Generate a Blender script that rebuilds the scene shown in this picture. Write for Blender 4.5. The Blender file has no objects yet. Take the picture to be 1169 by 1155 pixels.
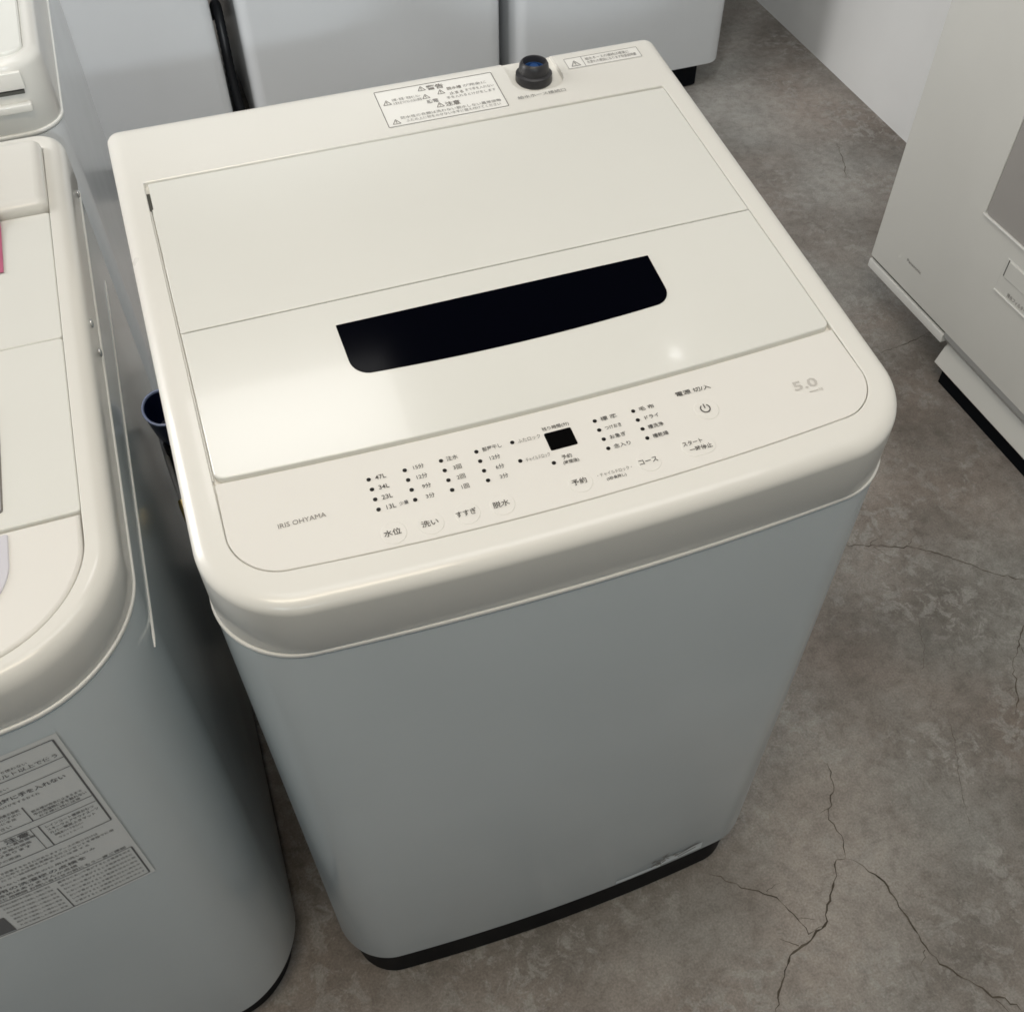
import bpy, bmesh, math, random
from mathutils import Vector, Matrix

random.seed(7)
scene = bpy.context.scene
col = scene.collection

# ------------------------------------------------------------------ camera
CAM = Vector((0.06733, -0.40581, 1.41986))
yaw, pitch, roll = -0.33388, 0.86939, -0.00665
cy_, sy_ = math.cos(yaw), math.sin(yaw)
cp_, sp_ = math.cos(pitch), math.sin(pitch)
fwd = Vector((-sy_ * cp_, cy_ * cp_, -sp_))
rgt = Vector((cy_, sy_, 0))
up = rgt.cross(fwd)
r2 = rgt * math.cos(roll) + up * math.sin(roll)
u2 = up * math.cos(roll) - rgt * math.sin(roll)
cam = bpy.data.cameras.new('camera')
cam_ob = bpy.data.objects.new('camera', cam)
col.objects.link(cam_ob)
m = Matrix((r2, u2, -fwd)).transposed().to_4x4()
m.translation = CAM
cam_ob.matrix_world = m
cam.sensor_fit = 'HORIZONTAL'
cam.sensor_width = 36.0
cam.lens = 36.0 * 1171.79 / 1169.0
cam.shift_y = -0.0025
cam.clip_start = 0.02
cam.clip_end = 60
scene.camera = cam_ob

# ------------------------------------------------------------------ light
world = bpy.data.worlds.new('World')
scene.world = world
world.use_nodes = True
bg = world.node_tree.nodes['Background']
bg.inputs['Color'].default_value = (0.88, 0.96, 1.0, 1)
bg.inputs['Strength'].default_value = 0.10


def area(name, loc, size, power, color=(1, 0.96, 0.89), target=None):
    l = bpy.data.lights.new(name, 'AREA')
    l.shape = 'RECTANGLE'
    l.size, l.size_y = size
    l.energy = power
    l.color = color
    o = bpy.data.objects.new(name, l)
    col.objects.link(o)
    o.location = loc
    if target:
        d = Vector(target) - Vector(loc)
        o.rotation_euler = d.to_track_quat('-Z', 'Y').to_euler()
    return o


def spot(name, loc, target, power, angle, blend=0.8, radius=0.12, color=(1, 0.97, 0.92)):
    l = bpy.data.lights.new(name, 'SPOT')
    l.energy = power
    l.color = color
    l.spot_size = math.radians(angle)
    l.spot_blend = blend
    l.shadow_soft_size = radius
    o = bpy.data.objects.new(name, l)
    col.objects.link(o)
    o.location = loc
    o.rotation_euler = (Vector(target) - Vector(loc)).to_track_quat('-Z', 'Y').to_euler()
    return o


area('ceiling_lamp_middle', (0.55, 0.15, 2.7), (1.6, 0.6), 10.2, (1, 0.985, 0.955))
area('wall_fill_left', (-2.2, 1.6, 1.95), (1.0, 1.8), 56, (1, 0.985, 0.965), (1.8, 1.6, 0.3))  # unseen fill, added to brighten the right wall
area('floor_fill_front', (-0.20, -0.55, 2.7), (1.2, 0.36), 16, (1, 0.865, 0.67))  # added warm fill that lifts the floor before the washers
area('ceiling_lamp_small', (0.15, 1.30, 2.7), (0.62, 0.36), 3.8, (1, 0.985, 0.96))
spot('back_row_fill', (0.30, 0.45, 2.7), (0.40, 1.93, 0.30), 72, 62, 0.9, 0.1, (0.92, 0.965, 1.0))  # unseen spot, added to brighten the back row from above
spot('back_row_fill', (0.22, -2.5, 2.22), (0.15, 1.93, 1.05), 120, 19.6, 0.20, 0.04, (0.88, 0.95, 1.0))  # added narrow spot; skims the middle washer to reach the back row
spot('back_row_fill', (0.95, -2.4, 2.22), (1.10, 1.93, 1.05), 125, 19.6, 0.20, 0.04, (0.88, 0.95, 1.0))  # same added spot again, for the right half of the back row
area('front_fill_cool', (-0.70, -4.2, 3.05), (0.7, 0.5), 8.5, (0.76, 0.91, 1.0), (0.2, 0.5, 0.6))  # unseen cool fill for the fronts, standing in for daylight
area('front_fill_cool', (-1.50, -2.6, 2.50), (0.7, 0.5), 8.5, (0.76, 0.91, 1.0), (0.1, 0.2, 0.5))  # second added fill, nearer the left so the fronts darken rightwards
for k, p in enumerate(((1.30, 1.24, 2.7), (-0.55, 0.95, 2.7), (1.15, -0.10, 2.7), (-1.10, -0.35, 2.7))):
    l = bpy.data.lights.new('ceiling_bulb', 'POINT')
    l.energy = 0.28
    l.shadow_soft_size = 0.02
    o = bpy.data.objects.new('ceiling_bulb', l)
    o.location = p
    col.objects.link(o)

scene.view_settings.view_transform = 'Standard'
scene.view_settings.look = 'None'
scene.view_settings.exposure = 0
scene.view_settings.gamma = 1
scene.view_settings.use_curve_mapping = False
scene.cycles.filter_width = 1.6


# ------------------------------------------------------------------ helpers
def tag(o, label=None, cat=None, group=None, kind=None):
    if label: o['label'] = label
    if cat: o['category'] = cat
    if group: o['group'] = group
    if kind: o['kind'] = kind
    return o


def thing(name, label, cat, loc=(0, 0, 0), group=None):
    o = bpy.data.objects.new(name, None)
    o.empty_display_size = 0.1
    col.objects.link(o)
    o.location = loc
    return tag(o, label, cat, group)


def obj(name, bm, material, parent=None, smooth=None):
    """one mesh object; world coordinates, parent stays where it is"""
    me = bpy.data.meshes.new(name)
    bmesh.ops.recalc_face_normals(bm, faces=bm.faces)
    if smooth is not None:
        for f in bm.faces:
            f.smooth = len(f.verts) <= 4
        ca = math.cos(math.radians(smooth))
        for e in bm.edges:
            if len(e.link_faces) == 2:
                if e.link_faces[0].normal.dot(e.link_faces[1].normal) < ca:
                    e.smooth = False
    bm.to_mesh(me)
    bm.free()
    me.materials.append(material)
    o = bpy.data.objects.new(name, me)
    col.objects.link(o)
    if parent:
        o.parent = parent
        root = parent
        off = Vector((0, 0, 0))
        while root:
            off += root.location
            root = root.parent
        for v in me.vertices:
            v.co -= off
    return o


def sub(name, bm, material, parent, smooth=None):
    return obj(name, bm, material, parent, smooth)


def loft(bm, rings, cap0=True, cap1=True):
    vs = [[bm.verts.new(p) for p in r] for r in rings]
    n = len(rings[0])
    for a, b in zip(vs, vs[1:]):
        for i in range(n):
            j = (i + 1) % n
            bm.faces.new((a[i], a[j], b[j], b[i]))
    if cap0: bm.faces.new(list(reversed(vs[0])))
    if cap1: bm.faces.new(vs[-1])
    return vs


def outline(x0, x1, y0, y1, rf, rb, bow, xc, hw, n=20, mm=24, bowb=0.0, rfr=None):
    """plan outline, anticlockwise from the front left; the front is bowed"""
    U = lambda x: ((x - xc) / hw) ** 2
    rfr = rf if rfr is None else rfr
    pts = []
    for i in range(n + 1):
        a = math.pi + (math.pi / 2) * i / n
        x = x0 + rf + rf * math.cos(a)
        pts.append((x, y0 + rf + rf * math.sin(a) + bow * U(x)))
    for i in range(1, mm):
        x = x0 + rf + (x1 - rfr - x0 - rf) * i / mm
        pts.append((x, y0 + bow * U(x)))
    for i in range(n + 1):
        a = -math.pi / 2 + (math.pi / 2) * i / n
        x = x1 - rfr + rfr * math.cos(a)
        pts.append((x, y0 + rfr + rfr * math.sin(a) + bow * U(x)))
    for i in range(n + 1):
        a = (math.pi / 2) * i / n
        x = x1 - rb + rb * math.cos(a)
        pts.append((x, y1 - rb + rb * math.sin(a) + bowb * U(x)))
    for i in range(1, mm):
        x = x1 - rb + (x0 + rb - x1 + rb) * i / mm
        pts.append((x, y1 + bowb * U(x)))
    for i in range(n + 1):
        a = math.pi / 2 + (math.pi / 2) * i / n
        x = x0 + rb + rb * math.cos(a)
        pts.append((x, y1 - rb + rb * math.sin(a) + bowb * U(x)))
    return pts


def inset_poly(pts, d):
    """offset a closed convex-ish polygon inwards (anticlockwise order)"""
    n = len(pts)
    out = []
    for i in range(n):
        p0, p1, p2 = Vector(pts[i - 1]), Vector(pts[i]), Vector(pts[(i + 1) % n])
        e1 = (p1 - p0); e2 = (p2 - p1)
        if e1.length < 1e-9: e1 = e2
        if e2.length < 1e-9: e2 = e1
        e1 = e1.normalized(); e2 = e2.normalized()
        n1 = Vector((-e1.y, e1.x)); n2 = Vector((-e2.y, e2.x))
        k = n1 + n2
        k = k / max(0.25, k.length_squared) * 2
        out.append((p1.x + k.x * d, p1.y + k.y * d))
    return out


def plate(bm, pts, zf, thick, bevel=0.0008, lift=0.0):
    """a slab lying on the sloped surface zf(x,y), with softly broken edges"""
    rings = [[(x, y, zf(x, y) + lift - thick) for x, y in pts],
             [(x, y, zf(x, y) + lift - bevel) for x, y in pts]]
    for k in (1, 2, 3):
        a = math.pi / 2 * k / 3
        q = inset_poly(pts, bevel * (1 - math.cos(a)))
        rings.append([(x, y, zf(x, y) + lift - bevel * (1 - math.sin(a))) for x, y in q])
    loft(bm, rings)


def box(bm, x0, x1, y0, y1, z0, z1, bev=0.0):
    r = bmesh.ops.create_cube(bm, size=1)
    for v in r['verts']:
        v.co = Vector((x0 + (v.co.x + .5) * (x1 - x0), y0 + (v.co.y + .5) * (y1 - y0), z0 + (v.co.z + .5) * (z1 - z0)))
    if bev:
        es = list({e for v in r['verts'] for e in v.link_edges})
        bmesh.ops.bevel(bm, geom=es, offset=bev, segments=3, profile=0.5, affect='EDGES')


def tube(bm, path, r, n=16, cap=True):
    path = [Vector(p) for p in path]
    rings = []
    t = (path[1] - path[0]).normalized()
    nrm = t.orthogonal().normalized()
    for i, p in enumerate(path):
        if i == 0: t = path[1] - path[0]
        elif i == len(path) - 1: t = path[-1] - path[-2]
        else: t = path[i + 1] - path[i - 1]
        t.normalize()
        nrm = (nrm - t * nrm.dot(t)).normalized()
        b = t.cross(nrm)
        rr = r[i] if isinstance(r, (list, tuple)) else r
        rings.append([p + (nrm * math.cos(2 * math.pi * k / n) + b * math.sin(2 * math.pi * k / n)) * rr for k in range(n)])
    loft(bm, rings, cap, cap)


def lathe(bm, profile, c, n=48, cap0=True, cap1=True):
    loft(bm, [[(c[0] + r * math.cos(2 * math.pi * k / n), c[1] + r * math.sin(2 * math.pi * k / n), c[2] + z) for k in range(n)] for r, z in profile], cap0, cap1)


def spline(pts, k=8):
    P = [Vector(p) for p in pts]
    P = [P[0] * 2 - P[1]] + P + [P[-1] * 2 - P[-2]]
    out = []
    for i in range(1, len(P) - 2):
        for j in range(k):
            t = j / k
            out.append(0.5 * ((2 * P[i]) + (P[i + 1] - P[i - 1]) * t + (2 * P[i - 1] - 5 * P[i] + 4 * P[i + 1] - P[i + 2]) * t * t
                              + (3 * P[i] - P[i - 1] - 3 * P[i + 1] + P[i + 2]) * t ** 3))
    out.append(P[-2])
    return out


# --- lettering: flat glyph outlines mapped onto a surface
_fc = bpy.data.curves.new('lettering_source', 'FONT')
_fo = bpy.data.objects.new('lettering_source', _fc)
col.objects.link(_fo)
_cache = {}


def glyphs(s, bold):
    key = (s, bold)
    if key not in _cache:
        _fc.body = s
        _fc.offset = 0.012 * bold
        _fc.resolution_u = 2
        bpy.context.view_layer.update()
        dg = bpy.context.evaluated_depsgraph_get()
        me = bpy.data.meshes.new_from_object(_fo.evaluated_get(dg))
        vs = [(v.co.x, v.co.y) for v in me.vertices]
        fs = [list(p.vertices) for p in me.polygons]
        bpy.data.meshes.remove(me)
        _cache[key] = (vs, fs)
    return _cache[key]


def text(bm, s, x, y, size, fmap, align='L', width=None, bold=0, squeeze=1.0):
    vs, fs = glyphs(s, bold)
    if not vs: return
    w = max(v[0] for v in vs)
    sx = size * squeeze
    if width: sx = width / w
    x0 = x - (0 if align == 'L' else w * sx / 2 if align == 'C' else w * sx)
    nv = [bm.verts.new(fmap(x0 + a * sx, y + b * size)) for a, b in vs]
    for f in fs:
        try: bm.faces.new([nv[i] for i in f])
        except ValueError: pass


def rect(bm, x0, x1, y0, y1, fmap, n=1):
    rows = []
    for i in range(n + 1):
        x = x0 + (x1 - x0) * i / n
        rows.append((bm.verts.new(fmap(x, y0)), bm.verts.new(fmap(x, y1))))
    for a, b in zip(rows, rows[1:]):
        bm.faces.new((a[0], b[0], b[1], a[1]))


def seg(bm, xa, ya, xb, yb, w, fmap, n=1):
    d = Vector((xb - xa, yb - ya)).normalized()
    p = Vector((-d.y, d.x)) * w / 2
    prev = None
    for i in range(n + 1):
        t = i / n
        x, y = xa + (xb - xa) * t, ya + (yb - ya) * t
        cur = (bm.verts.new(fmap(x - p.x, y - p.y)), bm.verts.new(fmap(x + p.x, y + p.y)))
        if prev: bm.faces.new((prev[0], cur[0], cur[1], prev[1]))
        prev = cur


def frame(bm, x0, x1, y0, y1, w, fmap, n=1):
    seg(bm, x0, y0, x1, y0, w, fmap, n); seg(bm, x0, y1, x1, y1, w, fmap, n)
    seg(bm, x0, y0 + w / 2, x0, y1 - w / 2, w, fmap); seg(bm, x1, y0 + w / 2, x1, y1 - w / 2, w, fmap)


def boolean(o, cutter_bm, op='DIFFERENCE'):
    me = bpy.data.meshes.new('cutter')
    bmesh.ops.recalc_face_normals(cutter_bm, faces=cutter_bm.faces)
    cutter_bm.to_mesh(me); cutter_bm.free()
    c = bpy.data.objects.new('cutter', me)
    col.objects.link(c)
    md = o.modifiers.new('cut', 'BOOLEAN')
    md.operation = op; md.object = c; md.solver = 'EXACT'
    bpy.context.view_layer.update()
    dg = bpy.context.evaluated_depsgraph_get()
    new = bpy.data.meshes.new_from_object(o.evaluated_get(dg))
    o.modifiers.remove(md)
    old = o.data
    o.data = new
    new.name = old.name
    bpy.data.objects.remove(c)
    bpy.data.meshes.remove(old)


# ------------------------------------------------------------------ materials
def mat(name, color, rough=0.4, spec=0.5, coat=0.0, var=0.02, bump=0.0, bscale=180, metallic=0.0, scale=6, rvar=0.06):
    m = bpy.data.materials.new(name)
    m.use_nodes = True
    nt = m.node_tree
    p = nt.nodes['Principled BSDF']
    p.inputs['Roughness'].default_value = rough
    p.inputs['Specular IOR Level'].default_value = spec
    p.inputs['Coat Weight'].default_value = coat
    p.inputs['Coat Roughness'].default_value = 0.05
    p.inputs['Metallic'].default_value = metallic
    tc = nt.nodes.new('ShaderNodeTexCoord')
    nz = nt.nodes.new('ShaderNodeTexNoise')
    nz.inputs['Scale'].default_value = scale
    nz.inputs['Detail'].default_value = 6
    nt.links.new(tc.outputs['Object'], nz.inputs['Vector'])
    cr = nt.nodes.new('ShaderNodeValToRGB')
    cr.color_ramp.elements[0].position = 0.3
    cr.color_ramp.elements[1].position = 0.7
    lo = [max(0, c * (1 - var)) for c in color]; hi = [min(1, c * (1 + var)) for c in color]
    cr.color_ramp.elements[0].color = (*lo, 1); cr.color_ramp.elements[1].color = (*hi, 1)
    nt.links.new(nz.outputs['Fac'], cr.inputs['Fac'])
    nt.links.new(cr.outputs['Color'], p.inputs['Base Color'])
    mr = nt.nodes.new('ShaderNodeMapRange')
    mr.inputs['To Min'].default_value = max(0, rough - rvar); mr.inputs['To Max'].default_value = rough + rvar
    nt.links.new(nz.outputs['Fac'], mr.inputs['Value'])
    nt.links.new(mr.outputs['Result'], p.inputs['Roughness'])
    if bump:
        b = nt.nodes.new('ShaderNodeTexNoise')
        b.inputs['Scale'].default_value = bscale
        b.inputs['Detail'].default_value = 3
        nt.links.new(tc.outputs['Object'], b.inputs['Vector'])
        bp = nt.nodes.new('ShaderNodeBump')
        bp.inputs['Strength'].default_value = bump
        bp.inputs['Distance'].default_value = 0.001
        nt.links.new(b.outputs['Fac'], bp.inputs['Height'])
        nt.links.new(bp.outputs['Normal'], p.inputs['Normal'])
    return m


M_plastic = mat('cream_plastic', (0.80, 0.785, 0.735), 0.30, coat=0.3, bump=0.05, bscale=25, var=0.012)
M_panel = mat('panel_plastic', (0.80, 0.78, 0.735), 0.42, bump=0.04, bscale=400, var=0.012)
M_lid = mat('lid_plastic', (0.785, 0.782, 0.735), 0.17, coat=0.25, bump=0.04, bscale=14, var=0.012)
M_steel = mat('painted_steel', (0.68, 0.736, 0.757), 0.16, bump=0.02, bscale=9, var=0.03, rvar=0.05, scale=4)
M_steel_warm = mat('painted_steel_white', (0.725, 0.75, 0.77), 0.24, bump=0.04, bscale=9, var=0.015)
M_rim = mat('rim_white', (0.83, 0.82, 0.78), 0.3)
M_black = mat('black_plastic', (0.002, 0.0035, 0.006), 0.5, 0.12)
M_glass = mat('smoked_window', (0.0010, 0.0012, 0.0032), 0.10, 0.05, var=0.0, rvar=0.02)
M_slit = mat('dark_slit', (0.10, 0.10, 0.09), 0.7, 0.2)
M_ink = mat('grey_ink', (0.08, 0.076, 0.072), 0.6, 0.2)
M_ink_soft = mat('soft_grey_ink', (0.23, 0.215, 0.20), 0.6, 0.2)
M_ink_pale = mat('pale_grey_ink', (0.56, 0.535, 0.50), 0.5, 0.2)
M_ink_small = mat('small_print_ink', (0.30, 0.29, 0.28), 0.6, 0.2)
M_dot = mat('indicator_black', (0.008, 0.007, 0.006), 0.3, 0.3)
M_sticker = mat('sticker_white', (0.86, 0.85, 0.81), 0.4)
M_sticker_g = mat('sticker_grey', (0.80, 0.81, 0.80), 0.4)
M_rubber = mat('inlet_rubber', (0.035, 0.034, 0.036), 0.38, 0.4)
M_blue = mat('blue_plastic', (0.006, 0.018, 0.085), 0.3)
M_blue_rim = mat('blue_plastic_edge', (0.42, 0.50, 0.78), 0.35)
M_blue_in = mat('inlet_blue', (0.02, 0.07, 0.22), 0.3)
M_hose = mat('dark_hose', (0.02, 0.021, 0.024), 0.45)
M_brass = mat('brass', (0.62, 0.47, 0.20), 0.3, metallic=0.9)
M_cable = mat('grey_cable', (0.30, 0.31, 0.33), 0.4)
M_pink = mat('pink_paper', (0.50, 0.13, 0.22), 0.45, var=0.1, scale=30)
M_wall = mat('white_wall', (0.86, 0.86, 0.85), 0.55, 0.3, bump=0.05, bscale=60)
M_door = mat('grey_door', (0.40, 0.38, 0.36), 0.25, 0.5)
M_drum = mat('drum_white', (0.74, 0.73, 0.685), 0.26, bump=0.04, bscale=9)
M_metal = mat('screw_metal', (0.7, 0.7, 0.7), 0.2, metallic=1.0)
M_display = mat('seven_segment_window', (0.003, 0.003, 0.003), 0.15, 0.03, var=0, rvar=0.02)
M_lilac = mat('lilac_panel', (0.66, 0.65, 0.70), 0.3)


def concrete():
    m = bpy.data.materials.new('worn_concrete')
    m.use_nodes = True
    nt = m.node_tree; N = nt.nodes; L = nt.links
    p = N['Principled BSDF']
    tc = N.new('ShaderNodeTexCoord')

    def noise(scale, detail, rough=0.6, dist=0.0, off=0.0):
        n = N.new('ShaderNodeTexNoise')
        n.inputs['Scale'].default_value = scale; n.inputs['Detail'].default_value = detail
        n.inputs['Roughness'].default_value = rough; n.inputs['Distortion'].default_value = dist
        mp = N.new('ShaderNodeMapping'); mp.inputs['Location'].default_value = (off, off * 1.7, 0)
        L.new(tc.outputs['Object'], mp.inputs['Vector']); L.new(mp.outputs['Vector'], n.inputs['Vector'])
        return n

    def ramp(src, stops):
        r = N.new('ShaderNodeValToRGB')
        while len(r.color_ramp.elements) < len(stops): r.color_ramp.elements.new(0.5)
        for e, (po, c) in zip(r.color_ramp.elements, stops):
            e.position = po; e.color = (*c, 1)
        L.new(src, r.inputs['Fac'])
        return r

    def mix(a, b, fac, mode='MIX'):
        x = N.new('ShaderNodeMix'); x.data_type = 'RGBA'; x.blend_type = mode
        if isinstance(fac, float): x.inputs['Factor'].default_value = fac
        else: L.new(fac, x.inputs['Factor'])
        L.new(a, x.inputs['A']); L.new(b, x.inputs['B'])
        return x.outputs['Result']
    n1 = noise(2.3, 12, 0.60, 0.25)
    base = ramp(n1.outputs['Fac'], [(0.32, (0.163, 0.147, 0.132)), (0.46, (0.246, 0.225, 0.207)), (0.55, (0.312, 0.290, 0.270)), (0.70, (0.40, 0.374, 0.35))])
    n2 = noise(2.1, 6, 0.55, 0.3, 3.1)
    tint = ramp(n2.outputs['Fac'], [(0.38, (1.05, 0.98, 0.93)), (0.62, (0.97, 1.0, 0.99))])
    c = mix(base.outputs['Color'], tint.outputs['Color'], 1.0, 'MULTIPLY')
    # trowel blotches, pale flaky patches
    n3 = noise(34, 12, 0.74, 0.5, 7.7)
    fl = ramp(n3.outputs['Fac'], [(0.50, (0, 0, 0)), (0.555, (0.60, 0.60, 0.60))])
    n3b = noise(4.2, 6, 0.6, 0.3, 11.0)
    fm = ramp(n3b.outputs['Fac'], [(0.42, (0, 0, 0)), (0.58, (1, 1, 1))])
    fac = mix(fl.outputs['Color'], fm.outputs['Color'], 1.0, 'MULTIPLY')
    pale = N.new('ShaderNodeRGB'); pale.outputs[0].default_value = (0.40, 0.385, 0.36, 1)
    c = mix(c, pale.outputs[0], fac)
    n4 = noise(45, 8, 0.75, 0.3, 1.3)
    sp = ramp(n4.outputs['Fac'], [(0.34, (0.78, 0.77, 0.76)), (0.5, (1, 1, 1)), (0.66, (1.14, 1.14, 1.14))])
    c = mix(c, sp.outputs['Color'], 1.0, 'MULTIPLY')
    n5 = noise(330, 3, 0.6, 0, 0.4)
    sp2 = ramp(n5.outputs['Fac'], [(0.3, (0.80, 0.80, 0.80)), (0.7, (1.16, 1.16, 1.16))])
    c = mix(c, sp2.outputs['Color'], 1.0, 'MULTIPLY')
    # hairline crazing
    vo = N.new('ShaderNodeTexVoronoi'); vo.feature = 'DISTANCE_TO_EDGE'; vo.inputs['Scale'].default_value = 3.1
    wn = noise(5, 6, 0.7, 0, 2.2)
    va = N.new('ShaderNodeVectorMath'); va.operation = 'MULTIPLY_ADD'
    va.inputs[1].default_value = (0.28, 0.28, 0)
    L.new(wn.outputs['Color'], va.inputs[0]); L.new(tc.outputs['Object'], va.inputs[2])
    L.new(va.outputs[0], vo.inputs['Vector'])
    hl = ramp(vo.outputs['Distance'], [(0.0, (0.80, 0.785, 0.77)), (0.007, (1, 1, 1))])
    n6 = noise(1.7, 2, 0.5, 0, 5.0)
    hm = ramp(n6.outputs['Fac'], [(0.52, (0, 0, 0)), (0.6, (1, 1, 1))])
    c2 = mix(c, hl.outputs['Color'], 1.0, 'MULTIPLY')
    c = mix(c, c2, hm.outputs['Color'])
    L.new(c, p.inputs['Base Color'])
    mr = N.new('ShaderNodeMapRange'); mr.inputs['To Min'].default_value = 0.42; mr.inputs['To Max'].default_value = 0.75
    L.new(n3.outputs['Fac'], mr.inputs['Value']); L.new(mr.outputs['Result'], p.inputs['Roughness'])
    p.inputs['Specular IOR Level'].default_value = 0.35
    bp = N.new('ShaderNodeBump'); bp.inputs['Strength'].default_value = 0.35; bp.inputs['Distance'].default_value = 0.002
    L.new(n4.outputs['Fac'], bp.inputs['Height']); L.new(bp.outputs['Normal'], p.inputs['Normal'])
    return m


M_floor = concrete()
M_crack = mat('crack_dark', (0.115, 0.098, 0.078), 0.9, 0.1, var=0.4, scale=40)

# ------------------------------------------------------------------ setting: floor and wall
bm = bmesh.new()
bmesh.ops.create_grid(bm, x_segments=4, y_segments=4, size=6)
floor = obj('floor', bm, M_floor)
floor['kind'] = 'structure'


def crack(points, w0, name='crack'):
    rnd = random.Random(len(points) * 31 + int(w0 * 1e6))
    P = []
    for a, b in zip(points, points[1:]):
        a, b = Vector(a), Vector(b)
        n = max(2, int((b - a).length / 0.007))
        for i in range(n):
            t = i / n
            p = a.lerp(b, t)
            d = (b - a).normalized()
            P.append(p + Vector((-d.y, d.x)) * rnd.gauss(0, 0.0016) * (0 if i == 0 else 1))
    P.append(Vector(points[-1]))
    bm = bmesh.new()
    prev = None
    N_ = len(P)
    for i, p in enumerate(P):
        d = (P[min(i + 1, N_ - 1)] - P[max(i - 1, 0)]).normalized()
        env = min(1, i / (N_ * 0.12) + 0.12, (N_ - 1 - i) / (N_ * 0.12) + 0.12)
        w = w0 * 0.68 * env * (0.25 + rnd.random() * 1.2)
        q = Vector((-d.y, d.x)) * w / 2
        cur = (bm.verts.new((p.x - q.x, p.y - q.y, 0.0006)), bm.verts.new((p.x + q.x, p.y + q.y, 0.0006)))
        if prev: bm.faces.new((prev[0], cur[0], cur[1], prev[1]))
        prev = cur
    for i in range(6, N_ - 6):
        if rnd.random() < 0.07 and w0 > .0012:
            d = (P[i + 1] - P[i - 1]).normalized()
            sgn = rnd.choice((-1, 1))
            q = P[i].copy()
            ang = rnd.uniform(0.5, 1.1) * sgn
            dd = Vector((d.x * math.cos(ang) - d.y * math.sin(ang), d.x * math.sin(ang) + d.y * math.cos(ang)))
            prev = None
            n = rnd.randint(4, 10)
            for k in range(n):
                q = q + dd * 0.0045 + Vector((-dd.y, dd.x)) * rnd.gauss(0, .0014)
                w = w0 * 0.33 * (1 - k / n) + .00012
                o = Vector((-dd.y, dd.x)) * w / 2
                cur = (bm.verts.new((q.x - o.x, q.y - o.y, 0.0006)), bm.verts.new((q.x + o.x, q.y + o.y, 0.0006)))
                if prev: bm.faces.new((prev[0], cur[0], cur[1], prev[1]))
                prev = cur
    return obj(name, bm, M_crack, floor)


CR = [([(0.7344, 0.0931), (0.724, 0.0557), (0.6907, 0.0151), (0.6961, -0.0123), (0.684, -0.0431)], 0.0022), ([(0.684, -0.0431), (0.6705, -0.0399), (0.6473, -0.0704), (0.6092, -0.1128), (0.5466, -0.1311), (0.5207, -0.1565), (0.4882, -0.1948)], 0.0036), ([(0.684, -0.0431), (0.6981, -0.0549), (0.717, -0.0888), (0.7182, -0.1319), (0.7194, -0.1734), (0.7254, -0.206), (0.7551, -0.244), (0.8022, -0.2983)], 0.003), ([(0.4909, 0.0068), (0.5333, -0.0339), (0.5666, -0.0583), (0.579, -0.0924), (0.583, -0.1156), (0.6087, -0.1126)], 0.0019), ([(0.971, 0.4458), (1.0002, 0.4334), (1.0904, 0.3951), (1.1419, 0.3484), (1.1831, 0.3019), (1.2357, 0.2656)], 0.0026), ([(1.1877, 0.2146), (1.1551, 0.1897), (1.0987, 0.1396), (1.0727, 0.0919), (1.0421, 0.0577)], 0.0026), ([(1.3051, 0.853), (1.3662, 0.86), (1.4196, 0.8702), (1.4737, 0.8866)], 0.0022), ([(1.6478, 1.5894), (1.6257, 1.5231), (1.5858, 1.4408)], 0.0022), ([(0.9484, 0.0973), (0.9306, 0.0537), (0.8946, -0.0149), (0.8747, -0.0639)], 0.0008), ([(1.0132, 0.2767), (0.9863, 0.2142), (0.9531, 0.1744)], 0.0008)]
for pts, w in CR:
    crack(pts, w)

bm = bmesh.new()
box(bm, 1.80, 1.92, -1.2, 4.5, 0, 2.6)
wall = obj('wall', bm, M_wall)
wall.rotation_euler.z = math.radians(-1.9)
wall.location = (-0.035, 0.03, 0)
tag(wall, 'plain white wall at the right edge of the grey concrete floor', 'wall')


# ------------------------------------------------------------------ washing machines
def shell(root, x0, x1, y0, y1, zb, zt, rf, rb, bow, steel, base_in=0.012, flange=0.0012, base_d=0.0):
    """black plinth, painted steel body with its bright top flange"""
    xc, hw = (x0 + x1) / 2, (x1 - x0) / 2
    O = lambda i: outline(x0 + i, x1 - i, y0 + i, y1 - i, max(rf - i, .004), max(rb - i, .003), bow, xc, hw)
    Z = lambda o, z: [(x, y, z) for x, y in o]
    bm = bmesh.new()
    loft(bm, [Z(O(base_in + .006 + base_d), 0.0), Z(O(base_in + base_d), 0.006), Z(O(base_in + base_d), zb + .004)])
    obj('base', bm, M_black, root, 40)
    bm = bmesh.new()
    loft(bm, [Z(O(.004), zb), Z(O(.001), zb + .0015), Z(O(0), zb + .005), Z(O(0), zt - .006)], True, True)
    obj('body', bm, steel, root, 40)
    bm = bmesh.new()
    loft(bm, [Z(O(.0012), zt - .0060), Z(O(-flange + .0005), zt - .0040), Z(O(-flange), zt - .0028), Z(O(-flange), zt - .0010), Z(O(-flange + .0004), zt - .0003), Z(O(-flange + .0009), zt), Z(O(.010), zt)])
    obj('trim', bm, M_rim, root, 60)


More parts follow.
